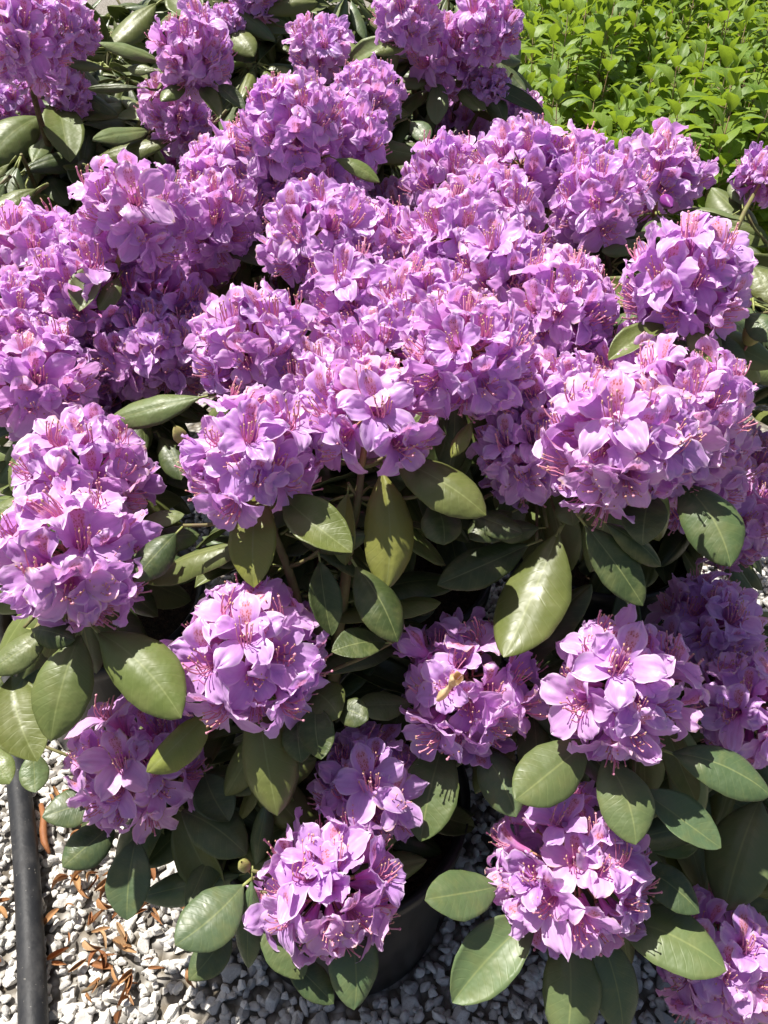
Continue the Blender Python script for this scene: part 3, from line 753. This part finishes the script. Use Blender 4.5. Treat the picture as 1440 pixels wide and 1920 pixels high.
for leaves, st in LAY:
    mb = MB()
    for m, k in leaves:
        h = HMB[k]; b = len(mb.v)
        mb.v += [tuple(m @ Vector(v)) for v in h.v]; mb.f += [tuple(b+i for i in f) for f in h.f]; mb.m += h.m; mb.uv += h.uv; mb.a += h.a
    FOL.append(mb.mesh('foliage', [M['hyd'], M['hstem']]))
n_h = 0
for ri in range(11):
    y = 1.86 + ri*.37 + (.42 if ri > 0 else 0)
    for ci in range(12):
        x = .50 + ci*.36 + (.18 if ri % 2 else 0) + rnd.uniform(-.05, .05); yy = y + rnd.uniform(-.05, .05)
        r = proj((x, yy, .7))
        if r[0] > 1440 + .3*F/r[2] or r[0] < 940 or (x < .46 and yy < 2.3) or (ri == 0 and r[0] > 1340): continue
        near = r[2] < 3.4
        root = link('potted_hydrangea', None, loc=(x, yy, 0)); root.rotation_euler.z = 0; root.empty_display_size = .1
        root['group'] = 'young hydrangeas packed in a bed'
        tag(root, 'leafy bright green hydrangea without flowers in the packed bed behind the rhododendrons', 'hydrangea', 'young hydrangeas packed in a bed')
        k = n_h % 4; n_h += 1; rot = Matrix.Rotation(rnd.uniform(0, 6.28), 4, 'Z') @ Matrix.Scale(rnd.uniform(.95, 1.1), 4)
        zs = Matrix.Diagonal((1, 1, (1.13 if ri == 0 else 1.04 + .03*ri)*rnd.uniform(.86, 1.12), 1))
        link('pot', HPOT, root); link('stems', LAY[k][1], root, zs @ rot)
        if near:
            for m, q in LAY[k][0]:
                mm = rot @ m; mm.translation = zs @ mm.translation
                link('leaf', HLEAF[q], root, mm)
        else:
            link('foliage', FOL[k], root, zs @ rot)['kind'] = 'stuff'

# ------------------------------------------------------------------ gravel stones
def stone_mb(seed, sub=2):
    R = random.Random(seed); import bmesh
    bm = bmesh.new(); bmesh.ops.create_icosphere(bm, subdivisions=sub, radius=1)
    planes = [(Vector((R.gauss(0, 1), R.gauss(0, 1), R.gauss(0, 1))).normalized(), R.uniform(.40, .75)) for _ in range(12)]
    for v in bm.verts:
        p = v.co.copy()
        for n, d in planes:
            e = p.dot(n)
            if e > d: p -= n*(e-d)
        p *= 1+.16*nz(p.x*1.5+seed, p.y*1.5, p.z*1.5)+.05*nz(p.x*5+seed, p.y*5, p.z*5); v.co = p
    mb = MB(); mb.v = [tuple(v.co) for v in bm.verts]; mb.f = [tuple(v.index for v in f.verts) for f in bm.faces]
    mb.m = [0]*len(mb.f); mb.uv = [(0, 0)]*len(mb.v); mb.a = [0]*len(mb.v); bm.free(); return mb
SMB = [stone_mb(s) for s in range(14)]; SME = [stone_mb(s, 3).mesh('stone', [M['stone']]) for s in range(14)]
stones = []; R = random.Random(77)
pots_xy = [(v[0], .165) for v in PLANTS.values()]
gx = np.arange(-1.05, 1.0, 0.0165)
for lay in (0, 1):
    for x in gx:
        for y in np.arange(.30, 1.75, 0.0165):
            if lay == 1 and R.random() > .28: continue
            xx, yy = x+R.uniform(-.009, .009), y+R.uniform(-.009, .009)
            if any((xx-a[0])**2 + (yy-a[1])**2 < b*b for a, b in pots_xy): continue
            s = R.uniform(.0075, .0130) if R.random() < .90 else R.uniform(.013, .021)
            s *= .9 if lay else 1
            rot = Matrix.Rotation(R.uniform(0, 6.3), 3, 'Z') @ Matrix.Rotation(R.uniform(-.5, .5), 3, 'X')
            m3 = rot @ Matrix.Diagonal((s*R.uniform(.85, 1.45), s*R.uniform(.75, 1.1), s*R.uniform(.6, .85)))
            m = m3.to_4x4(); m.translation = (xx, yy, (.005 + R.uniform(-.002, .004)) + lay*R.uniform(.009, .014))
            stones.append((m, R.randrange(14), s))
vis = []
for i, (m, k, s) in enumerate(stones):
    p = m.translation; r = proj(p)
    if -10 < r[0] < 1450 and r[1] < 1930 and (int(r[0]//CELL), int(r[1]//CELL)) not in zbuf:
        vis.append((s/r[2]*(1 if p.z > .013 else .8) * (1.3 if r[0] < 500 and r[1] > 1420 else 1), i))
vis.sort(reverse=True); top = {i for _, i in vis[:300]}
allv, allf, off = [], [], 0
for i, (m, k, s) in enumerate(stones):
    if i in top: link('stone', SME[k], ground_o, m); continue
    a = np.array(SMB[k].v) @ np.array(m.to_3x3()).T + np.array(m.translation)
    allv.append(a); allf.append(np.array(SMB[k].f) + off); off += len(a)
V, Fc = np.concatenate(allv), np.concatenate(allf)
me = bpy.data.meshes.new('gravel'); me.from_pydata(V.tolist(), [], Fc.tolist()); me.materials.append(M['stone'])
me.polygons.foreach_set('use_smooth', [True]*len(me.polygons))
g = link('gravel', me, ground_o); g['kind'] = 'stuff'

# ------------------------------------------------------------------ irrigation pipe
a, b = ground(64, 1915, .03), ground(33, 1450, .03); d = (b-a)
pts = []
for i in range(40):
    u = -.9 + 3.6*i/39; p = a + d*u
    pts.append(Vector((p.x + .006*math.sin(u*3.1), p.y, .034 + .003*math.sin(u*4))))
mb = MB(); mb.tube(pts, [.0205]*40, 0, 28)
tag(link('irrigation_pipe', mb.mesh('irrigation_pipe', [M['pipe']])), 'thick black plastic irrigation pipe lying across the pale gravel', 'pipe')

# ------------------------------------------------------------------ fallen bud scales and twigs on the gravel
def scale_mesh(seed):
    R = random.Random(seed); mb = MB(); rows, bot, uvs = [], [], []; c = R.uniform(.1, .9)*R.choice((1, 1, -.6)); ww = R.uniform(.07, .19); tw = R.uniform(-2.5, 2.5); fo = R.uniform(.8, 3.0)
    for i in range(10):
        y = i/9; w = ww*math.sin(math.pi*min(1, .1+y*.88))**.8; r, u, q = [], [], []
        for t in (-1, -.5, 0, .5, 1):
            x = t*w; z = c*4*y*(1-y)*.4 + t*t*w*fo + tw*x*(y-.5) + .03*nz(seed+x*9, y*5, 0)
            r.append(Vector((x, y-.5, z))); q.append(Vector((x, y-.5, z-.02))); u.append((t, y))
        rows.append(r); bot.append(q); uvs.append(u)
    mb.grid(rows, uvs, 0); mb.grid(bot, uvs, 0, flip=True)
    return mb.mesh('bud_scale', [M['scale']])
SC = [scale_mesh(s) for s in range(16)]; R = random.Random(99); n = 0
clus = [(190,1690),(240,1745),(215,1840),(150,1850),(120,1660),(300,1700),(90,1870),(230,1800),(190,1640),(130,1560),(20,1590),(15,1700),(10,1850),(330,1740),(270,1620),(110,1490)]
while n < 95:
    cx, cy = R.choice(clus); px, py = cx+R.gauss(0, 40), cy+R.gauss(0, 48)
    if not (-20 < px < 470 and 1450 < py < 1935) or abs(px - (34 + (py-1450)*.066)) < 42: continue
    p = ground(px, py, .024); L = R.uniform(.014, .038)
    m = Matrix.Rotation(R.uniform(0, 6.3), 4, 'Z') @ Matrix.Rotation(R.uniform(-.35, .35), 4, 'X') @ Matrix.Rotation(R.uniform(-.8, .8), 4, 'Y') @ Matrix.Scale(L, 4)
    m.translation = p
    tag(link('fallen_bud_scale', R.choice(SC), None, m), 'small curled orange brown bud scale fallen on the white gravel', 'bud scale', 'bud scales fallen on the gravel'); n += 1
def stick(px0, py0, px1, py1, r, label, mat):
    a, b = ground(px0, py0, .026), ground(px1, py1, .026); mb = MB()
    mb.tube([a.lerp(b, u) + Vector((.003*math.sin(u*7), .002*math.cos(u*5), 0)) for u in (0, .25, .5, .75, 1)], [r*.7, r, r*1.1, r, r*.5], 0, 7)
    tag(link('twig', mb.mesh('twig', [mat])), label, 'twig')
stick(205, 1835, 150, 1862, .003, 'short grey twig lying among orange bud scales on gravel', M['bark'])
stick(76, 1510, 90, 1600, .006, 'long reddish brown dry stem piece beside the black pipe', M['scale'])

# ------------------------------------------------------------------ plant label glimpsed below the flowers
mb = MB()
for x0, x1, z0, z1, mi, yo in ((-.018, .018, 0, .09, 1, 0), (-.0182, .0182, .02, .06, 0, -.0012)):
    q = [(x0, yo-.0006, z0), (x1, yo-.0006, z0), (x1, yo-.0006, z1), (x0, yo-.0006, z1), (x0, yo+.0012, z0), (x1, yo+.0012, z0), (x1, yo+.0012, z1), (x0, yo+.0012, z1)]
    b = len(mb.v); mb.v += q; mb.uv += [(0, 0)]*8; mb.a += [0]*8
    for f in ((0, 1, 2, 3), (5, 4, 7, 6), (1, 5, 6, 2), (4, 0, 3, 7), (3, 2, 6, 7), (4, 5, 1, 0)): mb.f.append(tuple(b+i for i in f)); mb.m.append(mi)
t = link('plant_label', mb.mesh('plant_label', [M['tagblue'], M['tagwhite']], False), None, Matrix.Translation(P(1150, 1000, .93)) @ Matrix.Scale(.5, 4) @ Matrix.Rotation(.5, 4, 'Y') @ Matrix.Rotation(-.4, 4, 'X'))
tag(t, 'blue and white plastic plant label glimpsed between shaded leaves', 'plant label')
